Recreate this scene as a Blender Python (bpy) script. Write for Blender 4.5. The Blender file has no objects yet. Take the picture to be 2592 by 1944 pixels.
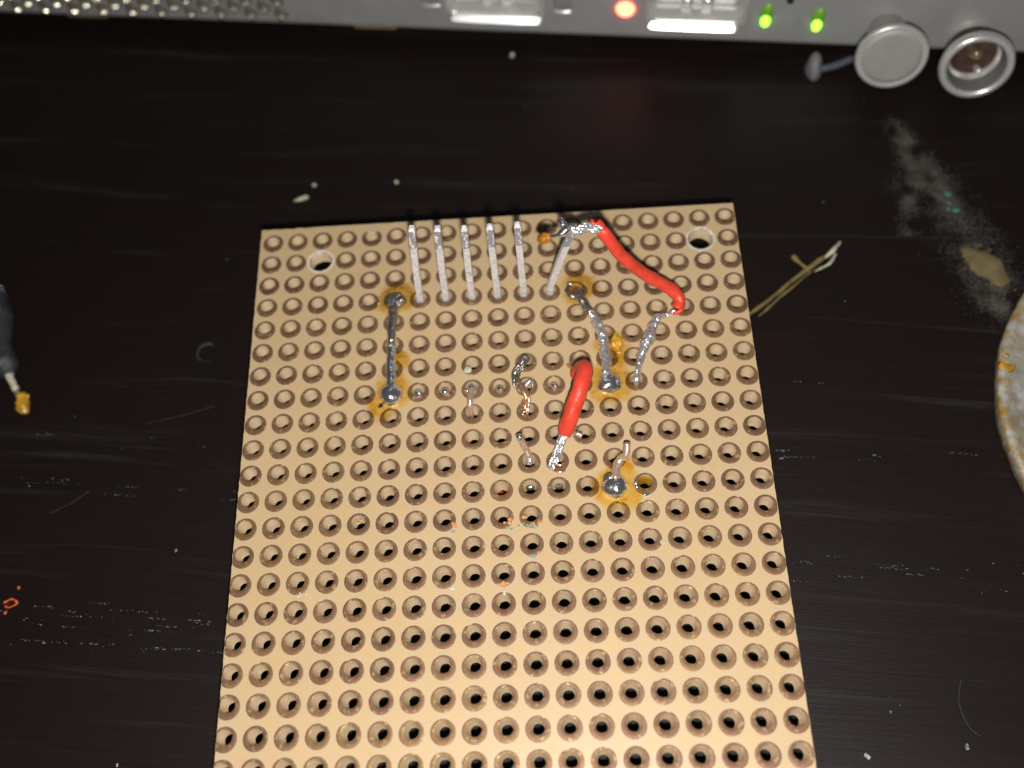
import bpy, math, random
from mathutils import Vector, Matrix, noise
random.seed(7)
S = 0.1                      # 1 Blender unit = 1 cm; every coordinate below is in millimetres
PITCH = 2.54
ZB = 7.6                     # copper side of the board above the table
TH = 1.55                    # board thickness
sc = bpy.context.scene
col = sc.collection

# ------------------------------------------------------------------ camera, world, lamp, exposure
cam_d = bpy.data.cameras.new('camera')
cam = bpy.data.objects.new('camera', cam_d); col.objects.link(cam)
right = Vector((0.99704, -0.0217, -0.07385)); view = Vector((-0.0533, 0.4501, -0.8914)).normalized()
up = right.cross(view).normalized(); right = view.cross(up).normalized()
CP = Vector((29.11, -60.30, 84.92 + ZB))
m = Matrix((right, up, -view)).transposed().to_4x4(); m.translation = CP * S
cam.matrix_world = m
cam_d.sensor_width = 36; cam_d.lens = 36 * 2587 / 2592
cam_d.clip_start = 0.1; cam_d.clip_end = 500
cam_d.dof.use_dof = True; cam_d.dof.focus_distance = 8.95; cam_d.dof.aperture_fstop = 0.20
sc.camera = cam

w = bpy.data.worlds.new('World'); sc.world = w; w.use_nodes = True
w.node_tree.nodes['Background'].inputs[0].default_value = (0.95, 0.97, 1.0, 1)
w.node_tree.nodes['Background'].inputs[1].default_value = 0.028

fl = bpy.data.lights.new('camera_flash', 'POINT')          # the phone's flash, just below its lens
fl.energy = 5000; fl.color = (1.0, 0.97, 0.93); fl.shadow_soft_size = 0.16
flo = bpy.data.objects.new('camera_flash', fl); col.objects.link(flo)
flo.location = (CP - up * 7.2 + right * 1.0 - view * 1.0) * S

cl_ = bpy.data.lights.new('ceiling_lamp', 'AREA')           # the room's dim lamp, seen only as a soft sheen on the table
cl_.energy = 4000; cl_.size = 34; cl_.color = (0.93, 0.97, 1.0)
clo = bpy.data.objects.new('ceiling_lamp', cl_); col.objects.link(clo)
clo.location = Vector((60, 1180, 1450)) * S
clo.rotation_euler = (Vector((29, 12, 0)) * S - clo.location).to_track_quat('-Z', 'Y').to_euler()

vs = sc.view_settings
vs.view_transform = 'Standard'; vs.look = 'None'; vs.exposure = 0.0; vs.gamma = 1.0; vs.use_curve_mapping = False
sc.render.engine = 'CYCLES'

# ------------------------------------------------------------------ mesh helpers (mm in, Blender units out)
def mk(name, V, F, mat, parent=None, org=(0, 0, 0), smooth=True, attr=None):
    me = bpy.data.meshes.new(name)
    o0 = Vector(org)
    me.from_pydata([((Vector(v) - o0) * S)[:] for v in V], [], F)
    me.materials.append(mat)
    if isinstance(smooth, list):
        me.polygons.foreach_set('use_smooth', smooth)
    else:
        me.polygons.foreach_set('use_smooth', [bool(smooth)] * len(me.polygons))
    if attr:
        a = me.attributes.new('fade', 'FLOAT', 'POINT'); a.data.foreach_set('value', attr)
    me.update()
    o = bpy.data.objects.new(name, me); col.objects.link(o)
    if parent is not None: o.parent = parent
    else: o.location = o0 * S
    return o

def thing(name, label, cat, org, group=None):
    o = bpy.data.objects.new(name, None); col.objects.link(o)
    o.location = Vector(org) * S; o.empty_display_size = 0.2
    o['label'] = label; o['category'] = cat
    if group: o['group'] = group
    return o

def tag(o, label=None, cat=None, group=None, kind=None):
    for k, v in (('label', label), ('category', cat), ('group', group), ('kind', kind)):
        if v: o[k] = v
    return o

def spline(pts, n=6):
    P = [Vector(p) for p in pts]
    if len(P) < 3: n2 = n
    out = []
    for i in range(len(P) - 1):
        p0 = P[max(i - 1, 0)]; p1 = P[i]; p2 = P[i + 1]; p3 = P[min(i + 2, len(P) - 1)]
        for k in range(n):
            t = k / n
            out.append(0.5 * ((2 * p1) + (p2 - p0) * t + (2 * p0 - 5 * p1 + 4 * p2 - p3) * t * t + (3 * p1 - p0 - 3 * p2 + p3) * t ** 3))
    out.append(P[-1])
    return out

def lerp_list(L, t):
    x = t * (len(L) - 1); i = min(int(x), len(L) - 2); f = x - i
    return L[i] * (1 - f) + L[i + 1] * f

def tube(pts, radii, seg=10, n=6, rough=0.0, freq=2.0, seed=0, cap=True, flat=1.0, raw=False):
    """round-ended tube along a smoothed path; rough = lumpiness in mm"""
    P = [Vector(p) for p in pts] if raw else spline(pts, n)
    if not isinstance(radii, (list, tuple)): radii = [radii, radii]
    V, F = [], []
    N = len(P)
    T = [(P[min(i + 1, N - 1)] - P[max(i - 1, 0)]).normalized() for i in range(N)]
    ref = Vector((0, 0, 1)) if abs(T[0].z) < 0.9 else Vector((0, -1, 0))
    nrm = (ref - T[0] * ref.dot(T[0])).normalized()
    rings = []
    def ring(c, t, nv, r):
        b = t.cross(nv)
        idx = []
        for k in range(seg):
            a = 2 * math.pi * k / seg
            d = nv * math.cos(a) * flat + b * math.sin(a)
            q = c + d * r
            if rough:
                q = q + d * rough * noise.noise(q * freq + Vector((seed * 7.1, seed, 3.3)))
            idx.append(len(V)); V.append(q)
        rings.append(idx)
    for i in range(N):
        if i: nrm = (nrm - T[i] * nrm.dot(T[i])).normalized()
        r = lerp_list(list(radii), i / (N - 1))
        if i == 0 and cap:
            ring(P[0] - T[0] * r * 0.45, T[0], nrm, r * 0.45); ring(P[0] - T[0] * r * 0.3, T[0], nrm, r * 0.8)
        ring(P[i], T[i], nrm, r)
        if i == N - 1 and cap:
            ring(P[i] + T[i] * r * 0.3, T[i], nrm, r * 0.8); ring(P[i] + T[i] * r * 0.45, T[i], nrm, r * 0.45)
    for a, b in zip(rings[:-1], rings[1:]):
        for k in range(seg):
            F.append((a[k], b[k], b[(k + 1) % seg], a[(k + 1) % seg]))
    F.append(tuple(rings[0])); F.append(tuple(reversed(rings[-1])))
    F = [tuple(reversed(f)) for f in F]
    return V, F

def join(*parts):
    V, F = [], []
    for v, f in parts:
        o = len(V); V += list(v); F += [tuple(i + o for i in q) for q in f]
    return V, F

def blob(c, rx, ry, h, rough=0.06, freq=1.5, seed=0, seg=28, rings=9, pw=0.5):
    """a solder dome sitting on the plane z = c.z"""
    c = Vector(c); V, F = [], []
    for j in range(rings):
        t = j / rings
        a = t * math.pi / 2
        for k in range(seg):
            p = 2 * math.pi * k / seg
            rr = math.cos(a) ** 0.8
            q = Vector((rx * rr * math.cos(p), ry * rr * math.sin(p), h * math.sin(a)))
            nz = noise.noise(Vector((q.x, q.y, q.z)) * freq + Vector((seed * 5.3, seed * 1.7, 0)))
            q = q * (1 + rough / max(rx, 0.1) * nz * 1.6)
            V.append(c + q)
    V.append(c + Vector((0, 0, h * (1 + 0.1 * noise.noise(Vector((seed, 1, 2)))))))
    for j in range(rings - 1):
        for k in range(seg):
            a, b = j * seg + k, j * seg + (k + 1) % seg
            F.append((a, b, b + seg, a + seg))
    for k in range(seg):
        F.append(((rings - 1) * seg + k, (rings - 1) * seg + (k + 1) % seg, len(V) - 1))
    return V, F

def box(x0, x1, y0, y1, z0, z1, xf=None):
    V = [(x, y, z) for z in (z0, z1) for y in (y0, y1) for x in (x0, x1)]
    F = [(0, 2, 3, 1), (4, 5, 7, 6), (0, 1, 5, 4), (2, 6, 7, 3), (0, 4, 6, 2), (1, 3, 7, 5)]
    if xf: V = [xf(*v) for v in V]
    return V, F

def lathe(prof, seg=28, xf=None, close=False):
    """prof = [(r, z)...] revolved about z; xf maps (x,y,z) to world"""
    V, F = [], []
    for r, z in prof:
        for k in range(seg):
            a = 2 * math.pi * k / seg
            V.append((r * math.cos(a), r * math.sin(a), z))
    for j in range(len(prof) - 1):
        for k in range(seg):
            a, b = j * seg + k, j * seg + (k + 1) % seg
            F.append((a, b, b + seg, a + seg))
    F.append(tuple(range((len(prof) - 1) * seg, len(prof) * seg)))
    F.append(tuple(reversed(range(seg))))
    if xf: V = [xf(*v) for v in V]
    return V, F

def chip(c, r, h, seed, nz=0.35, seg=7):
    """small irregular crumb: a faceted lump"""
    rnd = random.Random(seed); c = Vector(c); V = []; F = []
    lo = [c + Vector((math.cos(2 * math.pi * k / seg) * r * (1 + nz * rnd.uniform(-1, 1)), math.sin(2 * math.pi * k / seg) * r * (1 + nz * rnd.uniform(-1, 1)), 0)) for k in range(seg)]
    hi = [c + (v - c) * rnd.uniform(.5, .85) + Vector((0, 0, h * rnd.uniform(.6, 1))) for v in lo]
    V = lo + hi
    for k in range(seg): F.append((k, (k + 1) % seg, (k + 1) % seg + seg, k + seg))
    F.append(tuple(range(seg, 2 * seg))); F.append(tuple(reversed(range(seg))))
    return V, F

# ------------------------------------------------------------------ materials
class NT:
    def __init__(s, name):
        s.m = bpy.data.materials.new(name); s.m.use_nodes = True; s.t = s.m.node_tree
        s.b = s.t.nodes['Principled BSDF']; s.out = s.t.nodes['Material Output']
    def n(s, typ, **kw):
        x = s.t.nodes.new('ShaderNode' + typ)
        for k, v in kw.items(): setattr(x, k, v)
        return x
    def put(s, sock, v):
        if isinstance(v, bpy.types.NodeSocket): s.t.links.new(v, sock)
        elif isinstance(v, (tuple, list)) and len(v) == 3 and sock.type == 'RGBA': sock.default_value = (*v, 1)
        else: sock.default_value = v
    def math(s, op, a, b=None, c=None, clamp=False):
        x = s.n('Math', operation=op); x.use_clamp = clamp
        s.put(x.inputs[0], a)
        if b is not None: s.put(x.inputs[1], b)
        if c is not None: s.put(x.inputs[2], c)
        return x.outputs[0]
    def mix(s, f, a, b, blend='MIX'):
        x = s.n('Mix', data_type='RGBA', blend_type=blend)
        s.put(x.inputs[0], f); s.put(x.inputs[6], a); s.put(x.inputs[7], b)
        return x.outputs[2]
    def pos(s):
        return s.n('NewGeometry').outputs['Position']
    def mapping(s, vec, scale=(1, 1, 1), rot=(0, 0, 0), loc=(0, 0, 0)):
        x = s.n('Mapping'); s.put(x.inputs[0], vec)
        x.inputs['Location'].default_value = loc; x.inputs['Rotation'].default_value = rot; x.inputs['Scale'].default_value = scale
        return x.outputs[0]
    def noise(s, vec, scale, detail=3, rough=0.55):
        x = s.n('TexNoise'); s.put(x.inputs['Vector'], vec); x.inputs['Scale'].default_value = scale
        x.inputs['Detail'].default_value = detail; x.inputs['Roughness'].default_value = rough
        return x.outputs['Fac']
    def ramp(s, f, stops):
        x = s.n('ValToRGB'); s.put(x.inputs[0], f); e = x.color_ramp.elements
        while len(e) < len(stops): e.new(0.5)
        for el, (p, c) in zip(e, stops):
            el.position = p; el.color = (*c, 1) if isinstance(c, tuple) else (c, c, c, 1)
        return x.outputs[0]
    def bump(s, h, strength=0.3, dist=0.01):
        x = s.n('Bump'); s.put(x.inputs['Height'], h); x.inputs['Strength'].default_value = strength; x.inputs['Distance'].default_value = dist
        s.put(s.b.inputs['Normal'], x.outputs[0]); return x.outputs[0]
    def set(s, **kw):
        for k, v in kw.items(): s.put(s.b.inputs[k.replace('_', ' ')], v)
        return s

def simple(name, color, rough=0.5, metal=0.0, var=0.15, scale=6, bump=0.0, **kw):
    t = NT(name); p = t.pos(); f = t.noise(p, scale, 4)
    a = tuple(c * (1 - var) for c in color); b = tuple(min(1, c * (1 + var)) for c in color)
    t.set(Base_Color=t.mix(t.math('MULTIPLY_ADD', f, 2.4, -0.7, clamp=True), a, b), Roughness=t.math('MULTIPLY_ADD', f, 0.25, rough - 0.12), Metallic=metal, **kw)
    if bump: t.bump(t.noise(p, scale * 4, 3), bump, 0.02)
    return t.m

# phenolic paper board
t = NT('phenolic_board'); p = t.pos()
cell = t.mapping(p, (1 / (PITCH * S),) * 3)
sp = t.n('SeparateXYZ'); t.put(sp.inputs[0], cell)
def edge_dist(o):                       # 0 on a pad's row or column, 0.5 half way between two of them
    return t.math('ABSOLUTE', t.math('SUBTRACT', t.math('FRACT', t.math('ADD', o, 100.0)), 0.5))
fx = t.math('SUBTRACT', 0.5, edge_dist(sp.outputs[0])); fy = t.math('SUBTRACT', 0.5, edge_dist(sp.outputs[1]))
inter = t.math('MULTIPLY', t.math('MULTIPLY', fx, fy), 4.6, clamp=True)      # 1 in the middle of four pads
nz = t.noise(p, 3.2, 4); nf = t.noise(p, 60, 2)
amt = t.math('MULTIPLY', inter, t.math('MULTIPLY_ADD', nz, 1.5, -0.1, clamp=True))
c1 = t.mix(amt, (0.545, 0.412, 0.262), (0.58, 0.405, 0.20))
c1 = t.mix(t.math('MULTIPLY_ADD', t.noise(p, 0.9, 3), 1.6, -0.5, clamp=True), c1, t.mix(1.0, c1, (0.95, 0.90, 0.80), 'MULTIPLY'))
c1 = t.mix(t.math('MULTIPLY_ADD', nf, 0.5, -0.1, clamp=True), c1, t.mix(1.0, c1, (0.93, 0.9, 0.84), 'MULTIPLY'))
fib = t.noise(t.mapping(p, (9, 60, 1), rot=(0, 0, .5)), 1.0, 3, .7)
c1 = t.mix(t.math('MULTIPLY_ADD', fib, 3.0, -1.7, clamp=True), c1, t.mix(1.0, c1, (0.90, 0.86, 0.78), 'MULTIPLY'))
stn = t.math('MULTIPLY', t.math('MULTIPLY_ADD', t.noise(p, 5.5, 5, .65), 6, -3.75, clamp=True), .5)
c1 = t.mix(stn, c1, t.mix(1.0, c1, (0.86, 0.74, 0.52), 'MULTIPLY'))
t.set(Base_Color=c1, Roughness=t.math('MULTIPLY_ADD', nz, 0.14, 0.28))
t.b.inputs['Specular IOR Level'].default_value = 0.5
t.b.inputs['Subsurface Weight'].default_value = 0.0; t.b.inputs['Subsurface Radius'].default_value = (1.0, .7, .4); t.b.inputs['Subsurface Scale'].default_value = 0.07
t.bump(t.noise(p, 26, 3), 0.10, 0.006)
M_BOARD = t.m
M_CORE = simple('cut_phenolic_core', (0.56, 0.435, 0.275), 0.6, 0, 0.12, 12, 0.3)

# tarnished copper
t = NT('tarnished_copper'); p = t.pos()
wn = t.n('TexWhiteNoise', noise_dimensions='2D')
fl3 = t.n('VectorMath', operation='FLOOR'); t.put(fl3.inputs[0], t.mapping(p, (1 / (PITCH * S),) * 3, loc=(0.5, 0.5, 0)))
t.put(wn.inputs['Vector'], fl3.outputs[0])
rv = wn.outputs['Value']
n1 = t.noise(p, 22, 4, .65); n2 = t.noise(p, 1.1, 2); n3 = t.noise(p, 70, 2)
base = t.mix(t.math('MULTIPLY_ADD', rv, 0.9, 0.0, clamp=True), (0.225, 0.130, 0.072), (0.285, 0.175, 0.105))
base = t.mix(t.math('MULTIPLY', t.math('MULTIPLY_ADD', n2, 4.0, -1.6, clamp=True), 0.65), base, (0.32, 0.21, 0.085))
base = t.mix(t.math('MULTIPLY_ADD', n1, 2.6, -1.1, clamp=True), t.mix(1.0, base, (0.78, 0.68, 0.66), 'MULTIPLY'), base)
gold = t.math('MULTIPLY', t.math('GREATER_THAN', n1, 0.61), 0.5)
base = t.mix(gold, base, (0.60, 0.42, 0.22))
t.set(Base_Color=base, Metallic=0.5, Roughness=t.math('MULTIPLY_ADD', n3, 0.3, 0.42))
t.bump(t.math('ADD', n1, t.math('MULTIPLY', n3, 0.6)), 0.22, 0.008)
M_COPPER = t.m

# solder: bright and dull
def solder(name, c, rough, bump, dirt, metal=.92, sc_=9):
    t = NT(name); p = t.pos(); a = t.noise(p, sc_, 3, .5); b = t.noise(p, 30, 3)
    d = t.math('MULTIPLY_ADD', b, 5, -2.9 + dirt, clamp=True)
    t.set(Base_Color=t.mix(d, c, tuple(x * 0.28 for x in c)), Metallic=metal, Roughness=t.math('ADD', t.math('MULTIPLY_ADD', b, 0.15, rough - .07), t.math('MULTIPLY', d, 0.2)))
    t.bump(t.math('ADD', a, t.math('MULTIPLY', b, .12)), bump, 0.06)
    return t.m
M_SOLDER = solder('bright_solder', (0.92, 0.93, 0.95), 0.18, 0.35, -0.1, .96)
M_SOLDER_DULL = solder('oxidised_solder', (0.40, 0.365, 0.33), 0.30, 0.9, 0.4, .88)
M_TINNED = solder('tinned_wire', (0.92, 0.92, 0.94), 0.27, 1.0, 0.0, .85)
M_COPPER_WIRE = solder('tinned_copper_wire', (0.84, 0.62, 0.49), 0.32, 0.4, -0.2, .75)
M_COPPER_RAW = solder('bare_copper_strand', (0.90, 0.62, 0.42), 0.3, 0.4, -0.1)

# header pin: tin plate, glints and dark patches in its colour, darker just below the tip
t = NT('tin_plated_pin'); p = t.pos(); sz = t.n('SeparateXYZ'); t.put(sz.inputs[0], p)
a = t.noise(t.mapping(p, (1, 1, .45)), 22, 4, .7); b = t.noise(p, 60, 3)
tip = t.math('GREATER_THAN', t.math('ADD', sz.outputs[2], t.math('MULTIPLY', a, .04)), (ZB + 8.35) * S + .02)
tip = t.math('MULTIPLY', tip, t.math('LESS_THAN', sz.outputs[2], (ZB + 10.95) * S))
sparkle = t.math('GREATER_THAN', a, 0.56)
bc = t.mix(sparkle, t.mix(t.math('MAXIMUM', tip, t.math('MULTIPLY', t.math('MULTIPLY_ADD', t.noise(p, 30, 4, .7), -6, 3.05, clamp=True), .6)), (0.97, 0.97, 0.98), (0.40, 0.41, 0.45)), (1.0, 1.0, 1.0))
t.set(Base_Color=bc, Metallic=0.25, Roughness=t.math('MULTIPLY_ADD', b, 0.3, 0.18))
t.bump(t.math('ADD', a, t.math('MULTIPLY', b, .4)), 0.9, 0.04)
M_PIN = t.m

# rosin film: clear, tints what is below it
t = NT('flux_film')
at = t.n('Attribute', attribute_name='fade'); p = t.pos(); a = t.noise(p, 9, 4); b = t.noise(p, 30, 3)
fade = t.math('MULTIPLY', at.outputs['Fac'], t.math('MULTIPLY_ADD', a, 1.3, 0.15, clamp=True), clamp=True)
tr = t.n('BsdfTransparent'); t.put(tr.inputs[0], t.mix(fade, (1, 1, 1), t.mix(t.math('MULTIPLY_ADD', a, 2.4, -.8, clamp=True), (0.95, 0.83, 0.36), (0.88, 0.67, 0.17))))
gl = t.n('BsdfGlossy'); gl.inputs['Roughness'].default_value = 0.2
bp_ = t.n('Bump'); t.put(bp_.inputs['Height'], b); bp_.inputs['Strength'].default_value = .5; bp_.inputs['Distance'].default_value = .02
t.t.links.new(bp_.outputs[0], gl.inputs['Normal'])
fr = t.n('Fresnel'); fr.inputs[0].default_value = 1.5; t.t.links.new(bp_.outputs[0], fr.inputs['Normal'])
ms = t.n('MixShader'); t.put(ms.inputs[0], t.math('MULTIPLY', fr.outputs[0], fade)); t.t.links.new(tr.outputs[0], ms.inputs[1]); t.t.links.new(gl.outputs[0], ms.inputs[2])
t.t.links.new(ms.outputs[0], t.out.inputs[0])
M_FLUX = t.m
M_ROSIN = simple('amber_rosin', (0.42, 0.16, 0.012), 0.22, 0, 0.4, 12, 0.3)
M_ROSIN_Y = simple('yellow_rosin', (0.50, 0.27, 0.025), 0.25, 0, 0.35, 9, 0.4)
M_RED = simple('red_insulation', (0.70, 0.058, 0.03), 0.38, 0, 0.16, 7, 0.25)
M_RIM = simple('chipped_hole_rim', (0.70, 0.62, 0.52), 0.6, 0, 0.3, 25, 0.6)

# table: almost black stained wood with long grain
GR = math.radians(6)
t = NT('stained_wood'); p = t.mapping(t.pos(), rot=(0, 0, GR))
wv = t.n('VectorMath', operation='MULTIPLY_ADD'); wn_ = t.n('TexNoise'); t.put(wn_.inputs['Vector'], t.mapping(p, (.35, 1, 1))); wn_.inputs['Scale'].default_value = .45
t.put(wv.inputs[0], wn_.outputs['Color']); wv.inputs[1].default_value = (0, .9, 0); t.put(wv.inputs[2], p); p = wv.outputs[0]
g1 = t.noise(t.mapping(p, (0.10, 2.6, 1)), 1.6, 6, .65); g2 = t.noise(t.mapping(p, (0.35, 14, 1)), 2.2, 4, .7)
cl = t.noise(p, 0.5, 3); sp_ = t.noise(t.mapping(p, (2.0, 16, 1)), 6, 3, .8)
streak = t.math('MULTIPLY', t.math('MULTIPLY_ADD', g1, 5.0, -2.75, clamp=True), t.math('MULTIPLY_ADD', g2, 3.5, -1.3, clamp=True))
cbase = t.mix(g2, (0.0080, 0.0047, 0.0040), (0.0120, 0.0072, 0.0062))
cbase = t.mix(streak, cbase, (0.040, 0.036, 0.036))
t.set(Base_Color=cbase, Roughness=t.math('MULTIPLY_ADD', g2, 0.2, 0.36))
t.b.inputs['Specular IOR Level'].default_value = 0.22
t.bump(t.math('ADD', t.math('MULTIPLY', g2, 0.6), t.math('MULTIPLY', sp_, .6)), 0.35, 0.012)
M_TABLE = t.m

M_SILVER = simple('silver_plastic', (0.40, 0.395, 0.39), 0.36, 0.35, 0.06, 3)
M_SILVER_L = simple('pale_silver_trim', (0.72, 0.71, 0.68), 0.30, 0.55, 0.05, 3)
M_STEEL = simple('port_steel', (0.97, 0.97, 0.98), 0.36, 0.85, 0.03, 3)
M_GREY_DK = simple('grey_port_inside', (0.15, 0.15, 0.145), 0.5, 0.0, 0.08, 3)
M_HOLE = simple('grille_dark', (0.16, 0.14, 0.115), 0.5, 0.2, 0.2, 9)
M_GRILLE = simple('grille_glint_metal', (0.80, 0.77, 0.62), 0.22, 0.9, 0.05, 5)
M_DISC = simple('grey_cap_face', (0.34, 0.335, 0.31), 0.55, 0.2, 0.05, 6)
M_BLACK = simple('black_plastic', (0.012, 0.011, 0.011), 0.4, 0, 0.1, 4)
def emit(name, c, s):
    t = NT(name); t.set(Base_Color=c, Roughness=0.3); t.b.inputs['Emission Color'].default_value = (*c, 1); t.b.inputs['Emission Strength'].default_value = s
    lw = t.n('LayerWeight'); lw.inputs[0].default_value = .35
    t.put(t.b.inputs['Emission Strength'], t.math('MULTIPLY_ADD', t.noise(t.pos(), 5, 2), s * .4, s * .8))
    return t.m
M_RLED = emit('red_lamp', (1.0, 0.085, 0.04), 13.0)
M_GLED = emit('green_lamp', (0.34, 1.0, 0.05), 2.2)
M_GLENS = simple('green_lens', (0.16, 0.42, 0.03), 0.35, 0, 0.1, 4)
M_STAIN = simple('ring_stain', (0.032, 0.03, 0.028), .8, 0, .4, 9)
M_HAIR = simple('grey_hair', (0.11, 0.105, 0.095), .6, 0, .2, 9)
M_FOOT = simple('beige_foot_rubber', (0.20, 0.14, 0.08), .7, 0, .2, 5)
M_STRAW = simple('dry_straw', (0.17, 0.13, 0.045), 0.7, 0, 0.5, 8, 0.4)
M_DUST = simple('grey_dust', (0.20, 0.19, 0.17), 0.8, 0, 0.5, 11)
M_SMEAR = simple('grey_smear_dust', (0.075, 0.068, 0.056), 0.9, 0, 0.5, 6)
M_SPARK = simple('glints_and_dust', (0.34, 0.37, 0.40), 0.4, 0.1, 0.8, 30)
M_TEAL = simple('teal_fleck', (0.20, 0.34, 0.28), 0.6, 0, 0.3, 20)
M_ORANGE = simple('orange_fleck', (0.62, 0.29, 0.12), 0.6, 0, 0.3, 20)
M_ORANGE_D = simple('orange_crayon', (0.60, 0.10, 0.02), 0.7, 0, 0.3, 8)
M_YELLOWISH = simple('yellowish_lump', (0.15, 0.115, 0.05), 0.9, 0, 0.4, 5, 0.5)
M_PALE = simple('pale_crumb', (0.50, 0.48, 0.36), 0.7, 0, 0.3, 9, 0.4)
M_CREAM = simple('cream_wire_core', (0.55, 0.50, 0.38), 0.5, 0, 0.15, 6, 0.4)
t = NT('worn_tin'); p = t.pos(); a = t.noise(p, 3.2, 5, .65); b = t.noise(p, 9, 4)
sx = t.n('VectorMath', operation='DISTANCE'); t.put(sx.inputs[0], p); sx.inputs[1].default_value = (9.214, -2.184, .25)
rim = t.math('MULTIPLY_ADD', sx.outputs['Value'], 3.4, -6.55, clamp=True)
c0 = t.mix(t.math('MULTIPLY_ADD', a, 3.5, -1.2, clamp=True), (0.30, 0.30, 0.25), (0.62, 0.64, 0.63))
yel = t.math('MULTIPLY', rim, t.math('MULTIPLY_ADD', b, 4, -1.5, clamp=True))
t.set(Base_Color=t.mix(yel, c0, (0.36, 0.21, 0.03)), Metallic=0.25, Roughness=.55); t.bump(b, .4, .04)
M_TIN = t.m
t = NT('smoky_clear_plastic'); t.set(Base_Color=(0.22, 0.23, 0.26), Roughness=t.math('MULTIPLY_ADD', t.noise(t.pos(), 6, 3), .3, .12)); t.b.inputs['Transmission Weight'].default_value = 0.85; t.b.inputs['IOR'].default_value = 1.35
M_CLEAR = t.m

# ------------------------------------------------------------------ the table
mk_v = [(-400, -300, 0), (500, -300, 0), (500, 400, 0), (-400, 400, 0), (-400, -300, -25), (500, -300, -25), (500, 400, -25), (-400, 400, -25)]
tb = mk('table_top', mk_v, [(0, 1, 2, 3), (7, 6, 5, 4), (0, 4, 5, 1), (1, 5, 6, 2), (2, 6, 7, 3), (3, 7, 4, 0)], M_TABLE, smooth=False)
tag(tb, 'near-black stained wooden table top with long grain', None, kind='structure')

# ------------------------------------------------------------------ the perforated board
ROWS, COLS = 24, 19
HO = 0.17                                  # the drilled holes sit a little towards the far edge of their pads
def ex_left(y): return max(-1.36 + 0.0136 * (1.81 - y), -1.40) if y > -49 else -0.67
def ex_right(y): return 46.71
def ey_top(x): return 1.81 - 0.2 * (x + 1.36) / 48.07
BR = (22.7, -29.0, ZB)                     # board root
board = thing('perfboard', 'tan copper-padded perforated circuit board lying copper side up on the dark table', 'circuit board', (BR[0], BR[1], 0))
BORG = (BR[0], BR[1], 0)
MH = {(1, 2): (5.03, -2.46, 1.14), (1, 17): (43.05, -2.44, 1.2)}
NSIDE = 7
def build_substrate():
    V, F, sm = [], [], []
    rnd = random.Random(3)
    jag = [rnd.uniform(-1, 1) for _ in range(4000)]
    def bnd(x, y, i, j):
        """clip an outline point to the sawn edges"""
        q = noise.noise(Vector((x * 1.7, y * 1.7, 5))) * .05 + noise.noise(Vector((x * 5, y * 5, 9))) * .035
        return (x, y, q)
    for r in range(ROWS):
        for c in range(COLS):
            cx, cy = c * PITCH, -r * PITCH
            x0, x1, y0, y1 = cx - PITCH / 2, cx + PITCH / 2, cy - PITCH / 2, cy + PITCH / 2
            hx, hy, hr = cx, cy + HO, 0.595
            if (r, c) in MH: hx, hy, hr = MH[(r, c)]
            pts = []
            for s in range(4):
                for k in range(NSIDE):
                    f = k / NSIDE
                    x, y = [(x0 + (x1 - x0) * f, y0), (x1, y0 + (y1 - y0) * f), (x1 - (x1 - x0) * f, y1), (x0, y1 - (y1 - y0) * f)][s]
                    on_l = c == 0 and abs(x - x0) < 1e-6; on_r = c == COLS - 1 and abs(x - x1) < 1e-6; on_t = r == 0 and abs(y - y1) < 1e-6
                    q = noise.noise(Vector((x0 * 1.7, y * 1.9, 5))) * .05 + noise.noise(Vector((x0 * 3, y * 6, 9))) * .035
                    if c == 0:
                        xl = ex_left(y); x = xl + (x - x0) / (x1 - x0) * (x1 - xl)
                    if on_l: x = ex_left(y) + q
                    if on_r: x = ex_right(y) + q * .6
                    if on_t:
                        y = ey_top(x) + .3 * noise.noise(Vector((x * .9, 2, 5))) * .08 - (.06 if x < 4 and abs(noise.noise(Vector((x * .8, 1, 1)))) > .12 else 0)
                    pts.append((x, y))
            N = len(pts); base = len(V)
            ang = [math.atan2(y - hy, x - hx) for x, y in pts]
            rag = .08 if (r, c) in MH else .018
            def circ(rad, z, k0):
                for a in ang:
                    rr = rad + rag * noise.noise(Vector((math.cos(a) * 2 + r * 3.1, math.sin(a) * 2 + c * 1.7, k0)))
                    V.append((hx + rr * math.cos(a), hy + rr * math.sin(a), ZB + z))
            for x, y in pts: V.append((x, y, ZB))
            tp_ = .11 if hr < 1 else .08
            circ(hr + .035, 0, 0)                 # flat top to rim
            circ(hr + .035, 0, 0); circ(hr + .005, -.08, 0); circ(hr - tp_ + .02, -TH + .05, 1.3); circ(hr - tp_, -TH, 1.3)   # wall
            circ(hr - tp_, -TH, 1.3)
            for x, y in pts: V.append((x, y, ZB - TH))
            for k in range(N):
                k2 = (k + 1) % N
                F.append((base + k, base + k2, base + N + k2, base + N + k)); sm.append(False)
                for j in (2, 3, 4):
                    F.append((base + j * N + k, base + j * N + k2, base + (j + 1) * N + k2, base + (j + 1) * N + k)); sm.append(True)
                F.append((base + 6 * N + k, base + 6 * N + k2, base + 7 * N + k2, base + 7 * N + k)); sm.append(False)
                s = k // NSIDE
                if (s == 0 and r == ROWS - 1) or (s == 1 and c == COLS - 1) or (s == 2 and r == 0) or (s == 3 and c == 0):
                    F.append((base + k, base + 7 * N + k, base + 7 * N + k2, base + k2)); sm.append(False)
    return V, F, sm
V, F, sm = build_substrate()
sub = mk('substrate', V, F, M_BOARD, board, BORG, sm)
sub.data.materials.append(M_CORE)
sub.data.polygons.foreach_set('material_index', [1 if q else 0 for q in sm])

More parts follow.
